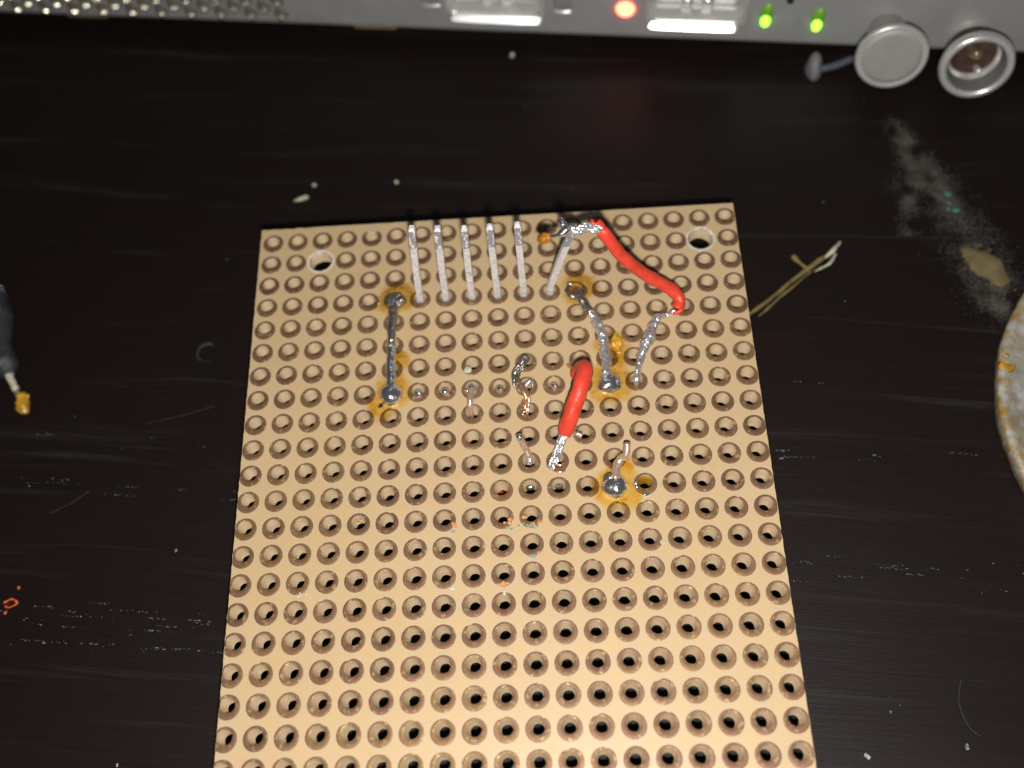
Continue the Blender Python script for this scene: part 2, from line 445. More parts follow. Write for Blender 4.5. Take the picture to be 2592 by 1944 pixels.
# copper pads
PR, HR = 1.035, 0.63
def pad_geo(cx, cy, clampx=None, notch=None, gap=None, seg=28, z=ZB):
    V, F = [], []
    prof = [(1.0, .004), (.975, .030), (.93, .036), (.06, .036), (0.0, .02)]
    for f, h in prof:
        for k in range(seg):
            a = 2 * math.pi * k / seg
            ca, sa = math.cos(a), math.sin(a)
            ro = PR
            if notch is not None and abs((a - notch + math.pi) % (2 * math.pi) - math.pi) < .16: ro = PR - .10
            xo, yo = ro * ca, ro * sa
            xi, yi = HR * ca, HO + HR * sa
            if clampx:
                lo, hi = clampx[0] - cx + .004, clampx[1] - cx - .004
                for lim, bad in ((lo, xo < lo), (hi, xo > hi)):
                    if bad:
                        q = max(.06, (lim - xi) / (xo - xi)); yo = yi + (yo - yi) * q; xo = xi + (xo - xi) * q
            x = xi + (xo - xi) * f; y = yi + (yo - yi) * f
            x += cx; y += cy
            V.append((x, y, z + h))
    for j in range(len(prof) - 1):
        for k in range(seg):
            if gap and gap[0] <= 2 * math.pi * (k + .5) / seg <= gap[1]: continue
            a, b = j * seg + k, j * seg + (k + 1) % seg
            F.append((a, b, b + seg, a + seg))
    return V, F
variants = []
for nt in (None, None, None, 1.35, 1.9, 1.1):
    V, F = pad_geo(0, 0, notch=nt, z=0)
    me = bpy.data.meshes.new('pad'); me.from_pydata([(x * S, y * S, z * S) for x, y, z in V], [], F); me.materials.append(M_COPPER)
    me.polygons.foreach_set('use_smooth', [True] * len(me.polygons)); variants.append(me)
SKIP = set(MH)
rest = []
count = 0
rnd = random.Random(11)
order = [(r, c) for r in range(20, -1, -1) for c in range(COLS)] + [(r, c) for r in range(21, ROWS) for c in range(COLS)]
for r, c in order:
    if (r, c) in SKIP: continue
    cx, cy = c * PITCH, -r * PITCH
    cl = None
    if c == 0: cl = (ex_left(cy) + .02, 99)
    if c == COLS - 1: cl = (-99, ex_right(cy) - .02)
    if count < 300 and r <= 20:
        count += 1
        if cl:
            mk('pad', *pad_geo(cx, cy, cl), M_COPPER, board, BORG)
        else:
            me = variants[rnd.choice((0, 1, 2, 0, 1, 2, 0, 1, 2, 3, 4, 5))]
            o = bpy.data.objects.new('pad', me); col.objects.link(o); o.parent = board
            o.location = (Vector((cx, cy, ZB)) - Vector(BORG)) * S
    else:
        rest.append(pad_geo(cx, cy, cl, gap=(1.0, 2.2) if (r, c) == (0, 4) else None))
V, F = join(*rest)
o = mk('pads', V, F, M_COPPER, board, BORG); o['kind'] = 'stuff'
for k, (x, y, rr) in MH.items():
    prof = [(rr + .26, .006), (rr + .22, .035), (rr + .03, .03), (rr + .01, -.05), (rr - .01, -.5)]
    V, F = lathe(prof, 36, lambda a, b, z, x=x, y=y: (x + a * (1 + .07 * noise.noise(Vector((a * 2, b * 2, 1 + x)))), y + b * (1 + .07 * noise.noise(Vector((a * 2, b * 2, 7 + x)))), ZB + z))
    mk('mounting_hole_rim', V, F[:-2], M_RIM, board, BORG)

G = lambda c, r, z=0.0: (c * PITCH, r * PITCH, ZB + z)        # grid position (column, -row, height in mm)

# rosin stains on the board
def film(outl, name='flux_stain', z=.075, h=.05):
    """outl = list of (col, row, radius mm) blended into one film of clear rosin"""
    V, F, A = [], [], []
    xs = [c * PITCH for c, r, q in outl]; ys = [r * PITCH for c, r, q in outl]; mr = max(q for *_, q in outl)
    x0, x1, y0, y1 = min(xs) - mr * 1.3, max(xs) + mr * 1.3, min(ys) - mr * 1.3, max(ys) + mr * 1.3
    st = .17; nx = int((x1 - x0) / st) + 1; ny = int((y1 - y0) / st) + 1; ids = {}
    for j in range(ny):
        for i in range(nx):
            x, y = x0 + i * st, y0 + j * st
            wob = 1 + .35 * noise.noise(Vector((x * .55, y * .55, 3))) + .15 * noise.noise(Vector((x * 1.8, y * 1.8, 8)))
            f = max(1 - math.hypot(x - c * PITCH, y - r * PITCH) / (q * wob) for c, r, q in outl)
            if f > -0.12:
                ids[i, j] = len(V); fd = max(0, min(1, f * 1.9)); fd = fd * fd * (3 - 2 * fd); V.append((x, y, ZB + z + h * fd)); A.append(fd)
    for (i, j), a in ids.items():
        if (i + 1, j) in ids and (i, j + 1) in ids and (i + 1, j + 1) in ids:
            F.append((a, ids[i + 1, j], ids[i + 1, j + 1], ids[i, j + 1]))
    return mk(name, V, F, M_FLUX, board, BORG, True, A)
film([(5.1, -2.95, 2.3), (5.3, -5.6, 1.2), (5.0, -7.0, 2.3), (4.7, -7.45, 1.9)])
film([(12.15, -2.95, 2.2), (13.2, -5.5, 1.9), (13.0, -7.05, 2.6), (13.2, -6.2, 1.8)])
film([(13.0, -11.0, 2.7), (13.25, -10.4, 1.6), (13.4, -11.5, 1.5)])

# ------------------------------------------------------------------ pin header (six square pins; the last one bent over)
hdr = thing('pin_header', 'row of six upright silver square header pins along the far edge, the last one bent', 'pin header', (21.6, -7.47, 0))
HORG = (21.6, -7.47, 0)
V, F = box(13.97, 29.21, -8.74, -6.2, ZB - TH - 2.5, ZB - TH - .02)
mk('plastic_strip', V, F, M_BLACK, hdr, HORG, False)
def pin_geo(base, tip, wdt=.315, twist=0.0, bend=None):
    path = [Vector(base) - Vector((0, 0, 4.0))] + [Vector(base)] + ([Vector(q) for q in bend] if bend else []) + [Vector(tip)]
    V, F = [], []
    rings = []
    for i, q in enumerate(path):
        wv = wdt
        rings.append([len(V) + k for k in range(4)])
        ct, st_ = math.cos(twist), math.sin(twist)
        for dx, dy in ((-1, -1), (1, -1), (1, 1), (-1, 1)):
            V.append((q.x + (dx * ct - dy * st_) * wv, q.y + (dx * st_ + dy * ct) * wv, q.z))
    d = (path[-1] - path[-2]).normalized()
    q = path[-1] + d * .35
    rings.append([len(V) + k for k in range(4)])
    for dx, dy in ((-1, -1), (1, -1), (1, 1), (-1, 1)): V.append((q.x + dx * wdt * .55, q.y + dy * wdt * .55, q.z))
    for a, b in zip(rings[:-1], rings[1:]):
        for k in range(4): F.append((a[k], a[(k + 1) % 4], b[(k + 1) % 4], b[k]))
    F.append(tuple(rings[-1])); F.append(tuple(reversed(rings[0])))
    return V, F
LEAN = [(6, .90, .38), (7, .66, .23), (8, .50, .08), (9, .21, .08), (10, .12, .11)]
for i, (c, dx, dy) in enumerate(LEAN):
    b = Vector((c * PITCH, -3 * PITCH + .15, ZB)); tp = b + Vector((dx, dy, 11.0))
    bm_ = b + Vector((dx * .35, dy * .3, 4.5))
    V, F = pin_geo(b, tp, twist=random.uniform(-.06, .06), bend=[bm_])
    o = mk('pin', V, F, M_PIN, hdr, HORG, False)
    md = o.modifiers.new('bevel', 'BEVEL'); md.width = .006; md.segments = 2; md.limit_method = 'ANGLE'
b = Vector((11 * PITCH, -3 * PITCH + .15, ZB))
V, F = pin_geo(b, b + Vector((2.46, -.6, 11.0)), bend=[b + Vector((.08, 0, .9)), b + Vector((1.15, -.2, 5.6))])
o = mk('pin', V, F, M_PIN, hdr, HORG, False); o['label'] = 'bent pin leaning towards the red wire'
md = o.modifiers.new('bevel', 'BEVEL'); md.width = .006; md.segments = 2; md.limit_method = 'ANGLE'

# ------------------------------------------------------------------ wires and solder
def W(x, y, z): return (x, y, ZB + z)
def strands(pts, r, n, spread, twist=3.0, seed=0, seg=6):
    P = spline(pts, 8); out = []
    rnd = random.Random(seed)
    N = len(P)
    for k in range(n):
        ph = 2 * math.pi * k / n + rnd.uniform(-.3, .3); Q = []
        for i, q in enumerate(P):
            tt = (P[min(i + 1, N - 1)] - P[max(i - 1, 0)]).normalized(); s1 = tt.cross(Vector((0, 0, 1))).normalized(); s2 = tt.cross(s1)
            a = ph + twist * i / N
            sp_ = spread * (1 + .4 * noise.noise(Vector((i * .3, k * 3.1, seed))))
            Q.append(q + (s1 * math.cos(a) + s2 * math.sin(a)) * sp_)
        out.append(tube(Q, r, seg, raw=True, rough=.03, freq=5, seed=seed + k))
    return join(*out)

# 1: long red wire from the bent pin down to the right
o1 = (38, -10, 0)
w1 = thing('jumper_wire', 'long red insulated wire running from the leaning pin\'s tip down to the right', 'wire', o1)
red1 = [W(32.35, -7.55, 10.9), W(32.75, -7.9, 10.5), W(33.4, -8.35, 9.7), W(34.9, -8.85, 7.0), W(36.8, -9.0, 4.5), W(38.6, -9.35, 3.0), W(39.75, -9.8, 2.0), W(40.15, -10.4, 1.6), W(39.85, -11.0, 1.25)]
V, F = tube(red1, [.62, .60, .57, .59, .60, .60, .62, .57, .66], 18, 8, rough=.10, freq=1.3, cap=False)
ins = mk('insulation', V, F, M_RED, w1, o1)
mk('torn_edge', *tube([W(40.4, -10.9, 1.1), W(40.25, -11.2, 1.2), W(39.6, -11.4, 1.1), W(39.3, -11.1, .9)], [.12, .22, .2, .08], 8, 5, rough=.1, freq=4), M_RED, ins, o1)
mk('torn_edge', *tube([W(32.0, -7.3, 11.1), W(32.1, -7.7, 11.2), W(32.55, -8.2, 10.9)], [.1, .2, .1], 8, 5, rough=.1, freq=4), M_RED, ins, o1)
V, F = strands([W(32.75, -8.1, 10.7), W(32.2, -8.2, 10.95), W(31.6, -8.0, 11.0), W(30.9, -8.3, 11.0), W(30.3, -8.35, 11.0)], .17, 6, .26, 5, 3)
mk('bare_strands', V, F, M_TINNED, w1, o1)
V, F = tube([W(39.75, -11.15, 1.0), W(39.0, -11.35, .75), W(38.1, -11.45, .6), W(37.5, -12.4, .5), W(36.95, -13.7, .55), W(36.3, -15.2, .45), W(35.85, -16.6, .35), W(35.55, -17.6, .15), W(35.45, -17.95, -.5)],
             [.16, .2, .36, .5, .58, .4, .3, .26, .18], 12, 7, rough=.24, freq=1.6, seed=4)
mk('tinned_end', V, F, M_TINNED, w1, o1)
V, F = join(tube([W(30.35, -8.1, 11.0), W(29.7, -8.3, 11.1), W(29.0, -8.65, 10.9), W(28.3, -8.5, 10.5)], [.5, .42, .22, .12], 12, 6, rough=.2, freq=1.4, seed=9),
            tube([W(29.6, -7.6, 10.9), W(29.3, -7.0, 10.9), W(29.5, -6.8, 10.6)], [.42, .3, .1], 10, 5, rough=.15, freq=1.5, seed=2))
s1 = mk('solder_joint', V, F, M_SOLDER, w1, o1)
V, F = tube([W(28.35, -8.45, 10.4), W(27.9, -8.3, 10.1), W(27.5, -8.0, 9.7)], [.3, .52, .4], 12, 5, rough=.12, freq=2, seed=5)
mk('rosin_drop', V, F, M_ROSIN, s1, o1)

# 2: short thick red wire arching over rows seven to ten
o2 = (29.6, -21, 0)
w2 = thing('jumper_wire', 'short thick red wire arched over the pads near the middle of the board', 'wire', o2)
V, F = tube([W(30.15, -17.5, 1.3), W(30.5, -17.55, 2.6), W(30.85, -18.35, 3.9), W(30.5, -19.6, 4.2), W(30.1, -20.7, 3.9), W(29.5, -21.85, 3.0), W(28.95, -22.85, 1.9), W(28.65, -23.3, 1.35)],
             [.70, .72, .74, .74, .74, .76, .74, .62], 20, 8, rough=.07, freq=1.3, seed=3, cap=False)
ins = mk('insulation', V, F, M_RED, w2, o2)
V, F = strands([W(29.3, -22.2, 2.2), W(28.6, -23.3, 1.35), W(28.2, -24.3, 1.0), W(27.75, -25.4, .75), W(27.3, -26.2, .35)], .19, 5, .24, 2.4, 8)
mk('bare_strands', V, F, M_TINNED, w2, o2)
V, F = tube([W(28.3, -24.0, 1.1), W(28.9, -23.6, 1.3), W(29.6, -23.3, 1.2), W(30.15, -23.45, 1.05)], [.2, .24, .22, .26], 9, 6, rough=.08, freq=3, seed=6)
mk('stray_strand', V, F, M_COPPER_WIRE, w2, o2)
V, F = join(tube([W(29.7, -21.9, 3.0), W(29.75, -22.7, 2.2), W(29.45, -23.35, 1.4)], [.1, .13, .1], 7, 6),
            tube([W(29.35, -15.8, .2), W(29.5, -16.2, .5), W(29.9, -16.8, 1.0)], [.16, .2, .16], 8, 5, rough=.1, freq=4, seed=2),
            tube([W(27.5, -25.6, .3), W(28.2, -25.9, .25), W(28.5, -25.6, .2)], [.1, .13, .1], 7, 5),
            tube([W(27.7, -26.4, .12), W(28.2, -26.5, .15), W(28.6, -26.3, .1)], [.08, .14, .08], 7, 5))
mk('copper_strands', V, F, M_COPPER_RAW, w2, o2)

# solder bridges
o3 = (12.7, -12.8, 0)
b1 = thing('solder_bridge', 'straight grey solder track ending in a shiny ball, left of the header pins', 'solder bridge', o3)
V, F = tube([G(5.0, -3.1, .35), G(4.97, -4.2, .42), G(4.97, -5.3, .42), G(4.99, -6.4, .5), G(5.01, -7.0, .55)], [.5, .44, .44, .46, .5], 12, 7, rough=.12, freq=1.4, seed=2, flat=.8)
mk('track', V, F, M_SOLDER, b1, o3)
V, F = tube([G(5.0, -3.4, .46), G(4.97, -4.2, .5), G(4.97, -5.25, .5)], [.45, .43, .36], 12, 7, rough=.1, freq=1.4, seed=2, flat=.8)
mk('oxidised_track', V, F, M_SOLDER_DULL, b1, o3)
mk('solder_ball', *blob(G(5.02, -7.08), 1.14, 1.14, 1.05, .05, .8, 1), M_SOLDER, b1, o3)
V, F = join(blob(G(5.02, -2.98), 1.0, .95, .55, .22, 1.8, 4), blob(G(5.25, -3.1, .1), .5, .45, .65, .15, 2, 8))
mk('dull_joint', V, F, M_SOLDER_DULL, b1, o3)
mk('solder_splash', *blob(G(4.38, -3.07), .16, .22, .2, .05, 3, 2, 14, 5), M_SOLDER, b1, o3)
mk('burnt_rosin', *chip(G(4.62, -7.5, .1), .24, .08, 5), M_BLACK, b1, o3)

o4 = (32, -12.8, 0)
b2 = thing('solder_bridge', 'crooked lumpy solder track ending in a shiny ball, right of the bent pin', 'solder bridge', o4)
V, F = tube([G(12.05, -3.1, .3), G(12.25, -3.6, .4), G(12.52, -4.2, .4), G(12.78, -4.85, .42), G(12.9, -5.4, .45), G(12.95, -6.1, .45), G(12.95, -6.8, .5)], [.40, .39, .43, .43, .48, .44, .5], 12, 7, rough=.26, freq=1.5, seed=6)
mk('track', V, F, M_TINNED, b2, o4)
V, F = tube([G(12.0, -3.12, .42), G(12.25, -3.6, .5), G(12.5, -4.15, .5)], [.37, .4, .36], 12, 7, rough=.2, freq=1.5, seed=6)
mk('oxidised_track', V, F, M_SOLDER_DULL, b2, o4)
mk('solder_ball', *blob(G(12.98, -7.06), 1.14, 1.1, .9, .16, 1.4, 7), M_SOLDER, b2, o4)
ring = [G(12 + .33 * math.cos(a), -3 + .33 * math.sin(a), .12) for a in [i * math.pi / 8 for i in range(-11, 3)]]
mk('dull_joint', *tube(ring, [.16, .3, .2, .28, .14], 8, 3, rough=.2, freq=2, seed=3), M_SOLDER_DULL, b2, o4)
mk('rosin_plug', *blob(G(12.0, -2.92, -.35), .56, .56, .3, .05, 2, 5), M_ROSIN, b2, o4)
V, F = join(blob(G(13.38, -5.35), .55, .8, .3, .2, 2, 5), blob(G(13.45, -5.75), .35, .3, .25, .1, 2, 6))
mk('rosin_lump', V, F, M_ROSIN_Y, b2, o4)

# tinned wire ends poking out
def stub(name, label, org, parts, cat='wire end'):
    t_ = thing(name, label, cat, org)
    for pn, geo, mt in parts: mk(pn, geo[0], geo[1], mt, t_, org)
    return t_
oA = (20.3, -19.3, 0)
stub('wire_stub', 'short grey wire end with a glinting solder lump, bridging two pads among chip leads', oA, [
    ('wire', tube([G(8.0, -7.1, .5), G(7.97, -7.3, .9), G(7.95, -7.6, .9), G(7.95, -7.9, .45), G(7.96, -8.0, -.6)], [.3, .32, .32, .26, .22], 10, 7, rough=.06, freq=3), M_COPPER_WIRE),
    ('solder_lump', join(blob(G(8.0, -7.05), .45, .42, .75, .12, 2, 3), blob(G(7.88, -7.12, .3), .3, .25, .35, .1, 3, 5)), M_SOLDER)])
oB = (25.2, -18, 0)
stub('wire_stub', 'twisted grey and copper strands curling into a hole left of the arched red wire', oB, [
    ('grey_strands', strands([G(10.05, -6.0, 1.1), G(9.85, -6.3, .9), G(9.62, -6.65, .7), G(9.68, -7.05, .6)], .17, 5, .25, 4, 5), M_SOLDER_DULL),
    ('copper_strands', strands([G(9.66, -6.9, .6), G(9.82, -7.2, .9), G(10.0, -7.5, .8), G(10.02, -7.75, .5), G(9.95, -8.05, .1), G(9.85, -8.1, .2)], .15, 3, .2, 3, 6), M_COPPER_RAW),
    ('loose_strand', tube([G(9.85, -7.6, .3), G(9.78, -7.8, .25), G(9.88, -7.98, .3), G(9.82, -8.16, .2)], .1, 7, 6), M_COPPER_RAW),
    ('solder_lump', join(tube([G(9.9, -7.2, .3), G(10.05, -6.95, .5), G(10.2, -6.9, .4), G(10.22, -7.1, .1)], [.3, .22, .16, .1], 9, 6, rough=.12, freq=3), blob(G(9.85, -7.12, .1), .42, .35, .5, .1, 2, 2)), M_TINNED)])
oC = (25.0, -24.6, 0)
stub('wire_stub', 'thin straight tinned wire end rising left of the arched wire\'s frayed end', oC, [
    ('wire', tube([(10.02 * PITCH, -9.9 * PITCH, ZB - .6), G(10.0, -9.82, .3), G(9.9, -9.6, .9), W(24.7, -23.8, 2.2)], [.30, .32, .3, .29], 10, 7, rough=.04, freq=3), M_COPPER_WIRE),
    ('solder_collar', tube([G(10.02, -9.98, -.1), G(10.0, -9.85, .35)], [.36, .28], 10, 4, rough=.12, freq=3), M_TINNED),
    ('tinned_tip', tube([W(24.75, -23.95, 2.0), W(24.68, -23.75, 2.3)], [.33, .31], 10, 4, rough=.05, freq=3), M_SOLDER)])
oD = (33.4, -27, 0)
stub('wire_stub', 'bent copper wire end rising from a round solder ball ringed by yellow flux', oD, [
    ('wire', tube([G(12.98, -10.85, .7), G(13.02, -10.5, .75), G(13.2, -10.15, 1.0), W(33.95, -25.8, 1.6), W(34.1, -24.95, 2.2)], [.38, .38, .34, .32, .3], 10, 7, rough=.1, freq=2.2), M_COPPER_WIRE),
    ('solder_ball', blob(G(12.95, -11.05), 1.2, 1.2, 1.0, .1, 1.0, 12), M_SOLDER),
    ('dull_crust', blob(G(12.88, -10.8, .1), .86, .7, .86, .12, 2, 13), M_SOLDER_DULL)])

# solder crescents left on the pad beside it
oE = (35.4, -28, 0)
arc = lambda a0, a1, rr, z: [(14 * PITCH + rr * math.cos(a), -11 * PITCH + .05 + rr * math.sin(a), ZB + z) for a in [a0 + (a1 - a0) * i / 7 for i in range(8)]]
cr = thing('solder_remnant', 'broken ring of bright solder on the pad just right of the nearest solder ball', 'solder', oE)
mk('solder_crescent', *tube(arc(2.5, 3.9, .86, .06), [.06, .2, .24, .2, .06], 8, 3, rough=.14, freq=3), M_SOLDER, cr, oE)
mk('solder_crescent', *tube(arc(4.35, 5.1, 1.08, .05), [.04, .12, .12, .04], 8, 3, rough=.06, freq=3), M_SOLDER, cr, oE)
V, F = lathe([(.605, -.03), (.575, -.25), (.46, -TH + .02)], 26, lambda a, b, z: (14 * PITCH + a, -11 * PITCH + HO + b, ZB + z))
mk('rosin_lining', V, F[:-2], M_ROSIN_Y, cr, oE)

# component leads that just reach through the board, and the parts beneath that carry them
LBL = {6: 'rough solder-tipped chip lead in its hole beside the straight solder track\'s ball', 7: 'smooth shiny chip lead in its hole, second from the straight solder track', 9: 'shiny chip lead in its hole between the grey stub and the twisted strands', 11: 'shiny chip lead in its hole just left of the arched red wire'}
for c in (6, 7, 9, 11):
    og = (c * PITCH, -7 * PITCH, 0)
    ld = thing('component_lead', LBL[c], 'lead', og, 'chip leads reaching through the board')
    mk('pin', *tube([(c * PITCH, -7 * PITCH - .12, ZB - 4.5), (c * PITCH, -7 * PITCH - .12, ZB - .8), (c * PITCH, -7 * PITCH - .14, ZB + .1)], [.30, .30, .36], 10, 4), M_COPPER_RAW, ld, og)
    mk('tip', *blob((c * PITCH, -7 * PITCH - .16, ZB + .02), .40, .36, .5, .06 if c != 6 else .16, 2, c), M_SOLDER, ld, og)
for c, lb in ((10, 'dull lilac-grey lead end filling a hole beyond the lone thin wire stub'), (11, 'dull grey lead end in a hole just below the frayed red wire')):
    og = (c * PITCH, -11 * PITCH, 0)
    ld = thing('component_lead', lb, 'lead', og)
    mk('tip', *blob((c * PITCH, -11 * PITCH + .32, ZB - .55), .40, .22, .35, .06, 2, c), M_SOLDER_DULL, ld, og)
og = (20.5, -22.5, 0)
uw = thing('underside_wire', 'dark red wire glimpsed through holes from beneath the board', 'wire', og)
V, F = tube([(14.0, -16.5, 4.6), (18.0, -20.5, 4.4), (20.4, -23.3, 4.4), (22.0, -27.0, 4.4), (27, -28.8, 4.4)], .6, 10, 8)
mk('insulation', V, F, M_RED, uw, og)

# coloured flecks on the pads near the middle
def fleck_set(spots, n, mat_, name, seed):
    rnd = random.Random(seed); parts = []
    for c, r, sp_, k in spots:
        for i in range(k):
            parts.append(chip(G(c + rnd.gauss(0, sp_), r + rnd.gauss(0, sp_ * .45), .055), rnd.uniform(.06, .17), .03, rnd.random(), .4, 6))
    V, F = join(*parts)
    return mk(name, V, F, mat_, board, BORG, False)
o = fleck_set([(9.22, -12.2, .12, 9), (9.75, -11.98, .05, 5), (10.18, -12.28, .1, 5), (9.0, -14.33, .08, 10), (7.3, -12.2, .08, 4), (8.38, -13.0, .04, 4), (4.0, -11.9, .08, 5)], 0, M_ORANGE, 'orange_flecks', 1); o['kind'] = 'stuff'
o = fleck_set([(9.25, -12.38, .07, 4), (9.85, -12.3, .08, 5), (10.08, -12.36, .07, 4), (10.02, -13.4, .06, 6), (7.3, -12.42, .06, 3)], 0, M_TEAL, 'teal_flecks', 2); o['kind'] = 'stuff'
o = fleck_set([(7.3, -14.4, .05, 5), (9.05, -14.62, .05, 3), (2.25, -14.4, .1, 6), (7.85, -6.2, .04, 3), (14.4, -13.15, .05, 3)], 0, M_PALE, 'pale_flecks', 3); o['kind'] = 'stuff'
for c, r in ((7.84, -6.18),):
    o = mk('resin_flake', *chip(G(c, r, .06), .38, .06, 3, .15, 9), M_PALE, None, G(c, r, .05), False)
    tag(o, 'pale yellowish round flake lying on a pad rim above the chip leads', 'flake')

# ------------------------------------------------------------------ the laptop behind
A = Vector((-40.2, 41.1)); U = Vector((0.98896, -0.14817)); Nn = Vector((-0.14817, -0.98896))
def L(s, h, o=0.0): return (A.x + s * U.x + o * Nn.x, A.y + s * U.y + o * Nn.y, h)
LO = L(60, 0, -60)
lap = thing('laptop', 'front edge of a silver laptop with speaker holes, sockets and lit indicator lamps', 'laptop', LO)
S0, S1 = -60, 175
def extrude(prof, s0, s1, n=1):
    V, F = [], []
    k = len(prof)
    for i in range(n + 1):
        s = s0 + (s1 - s0) * i / n
        for o, h in prof: V.append(L(s, h, o))
    for i in range(n):
        for j in range(k):
            a, b = i * k + j, i * k + (j + 1) % k
            F.append((a, a + k, b + k, b))
    F.append(tuple(range(k))); F.append(tuple(reversed(range(n * k, n * k + k))))
    return V, F
prof = [(-2.6, 3.4), (-3.4, 3.0), (-200, 3.0), (-200, 24), (-6.0, 14.2), (-3.2, 13.4), (-2.6, 12.6)]
mk('body', *extrude(prof, S0, S1), M_SILVER, lap, LO, False)
# front panel: a 2.6 mm wall with real openings for the sockets
USB = [(58.4, 69.6, 5.95, 10.1), (81.6, 92.3, 5.95, 9.9)]
LATCH = [(55.4, 57.6, 6.9, 8.9), (70.9, 72.9, 6.7, 8.6)]
ss = sorted({S0, S1, *[v for q in USB + LATCH for v in q[:2]]}); hh = sorted({3.0, 11.0, *[v for q in USB + LATCH for v in q[2:]]})
parts = []
for i in range(len(ss) - 1):
    for j in range(len(hh) - 1):
        sm_, hm = (ss[i] + ss[i + 1]) / 2, (hh[j] + hh[j + 1]) / 2
        if any(a < sm_ < b and c < hm < d for a, b, c, d in USB + LATCH): continue
        if hh[j] == 3.0:       # rounded lower edge
            h0 = hh[j]; h1 = hh[j + 1]
            parts.append(extrude([(0, h0 + .7), (-.12, h0 + .3), (-.5, h0 + .05), (-2.59, h0), (-2.59, h1), (0, h1)], ss[i], ss[i + 1]))
        else:
            parts.append(extrude([(0, hh[j]), (-2.59, hh[j]), (-2.59, hh[j + 1]), (0, hh[j + 1])], ss[i], ss[i + 1]))
parts.append(extrude([(0, 11.0), (-2.59, 11.0), (-2.59, 13.0), (-1.3, 12.8), (-.5, 12.3), (-.1, 11.6)], S0, S1))
V, F = join(*parts)
mk('front_panel', V, F, M_SILVER, lap, LO, False)
mk('seam', *extrude([(.02, 10.95), (-.4, 10.95), (-.4, 11.12), (.02, 11.12)], 96, S1), M_GREY_DK, lap, LO, False)

def frame_pts(s0, s1, h0, h1, r, n=5):
    out = []
    for cx, ch, a0 in ((s1 - r, h1 - r, 0), (s0 + r, h1 - r, 90), (s0 + r, h0 + r, 180), (s1 - r, h0 + r, 270)):
        for i in range(n): a = math.radians(a0 + 90 * i / (n - 1)); out.append((cx + r * math.cos(a), ch + r * math.sin(a)))
    return out
def bar(path, r, seg=8): return tube(path, r, seg, raw=True)
for k, (s0, s1, h0, h1) in enumerate(USB):
    pt = mk('socket', *join(box(s0, s1, -6.0, -3.2, h0 - .3, h1 + .3, lambda x, y, z: L(x, z, y))), M_GREY_DK, lap, LO, False)
    fp = frame_pts(s0 + .1, s1 - .1, h0 + .05, h1 - .05, .9)
    V = []; F = []
    for o, g in ((.10, 0.35), (.18, .1), (.05, -.15), (-2.4, -.15)):
        cxm, chm = (s0 + s1) / 2, (h0 + h1) / 2
        for s, h in fp: V.append(L(s + (g if s > cxm else -g), h + (g if h > chm else -g), o))
    n = len(fp)
    for j in range(3):
        for i in range(n): F.append((j * n + i, j * n + (i + 1) % n, (j + 1) * n + (i + 1) % n, (j + 1) * n + i))
    mk('rim', V, F, M_SILVER_L, pt, LO)
    # flared steel lip along the lower side, tilted to the lens
    l0, l1 = (s0 + .4, s1 - .2) if k == 0 else (s0 + .2, s1 - .6)
    lip = [(0.62, h0 - .72), (.74, h0 - .66), (.22, h0 - .04), (.1, h0 - .0), (.02, h0 - .2), (.02, h0 - .7)]
    V, F = [], []
    nn = 9
    for i in range(nn):
        s = l0 + (l1 - l0) * i / (nn - 1); e = min(i, nn - 1 - i); sc_ = (.45, .85, 1)[min(e, 2)]
        if e == 0: s = l0 if i == 0 else l1
        if e == 1: s = l0 + .35 if i == 1 else l1 - .35
        for o, h in lip: V.append(L(s, h0 - .35 + (h - h0 + .35) * sc_, o * (.6 + .4 * sc_)))
    q = len(lip)
    for i in range(nn - 1):
        for j in range(q): F.append((i * q + j, (i + 1) * q + j, (i + 1) * q + (j + 1) % q, i * q + (j + 1) % q))
    F.append(tuple(reversed(range(q)))); F.append(tuple(range((nn - 1) * q, nn * q)))
    mk('lip', V, F, M_STEEL, pt, LO, False)
    mid = (s0 + s1) / 2
    for d in (-1.1, 1.15):
        mk('contact_strip', *box(mid + d - .5, mid + d + .5, -3.2, -1.4, h0 + .02, h1 - .4, lambda x, y, z: L(x, z, y)), M_SILVER_L, pt, LO, False)
        V, F = tube([L(mid + d - .4, h1 - 1.2, -.75), L(mid + d + .1, h1 - 1.35, -.55), L(mid + d + .45, h1 - 1.6, -.75)], [.42, .56, .42], 12, 4)
        mk('spring', V, F, M_STEEL, pt, LO)
    V, F = tube([L(s0 + .6, h1 - .9, -1.4), L(mid, h1 - .7, -1.2), L(s1 - .6, h1 - .9, -1.4)], .35, 8, 6)
    mk('top_edge', V, F, M_SILVER_L, pt, LO)
for s0, s1, h0, h1 in LATCH:
    pt = mk('catch_recess', *box(s0 - .1, s1 + .1, -5, -2.0, h0 - .1, h1 + .1, lambda x, y, z: L(x, z, y)), M_GREY_DK, lap, LO, False)
    V, F = tube([L(s0 + .1, h0 - .05, -.15), L((s0 + s1) / 2, h0 - .05, -.05), L(s1 - .1, h0 - .05, -.15)], .33, 10, 4)
    mk('lip', V, F, M_SILVER_L, pt, LO)  # pale bar put in for the recess's lit lower edge
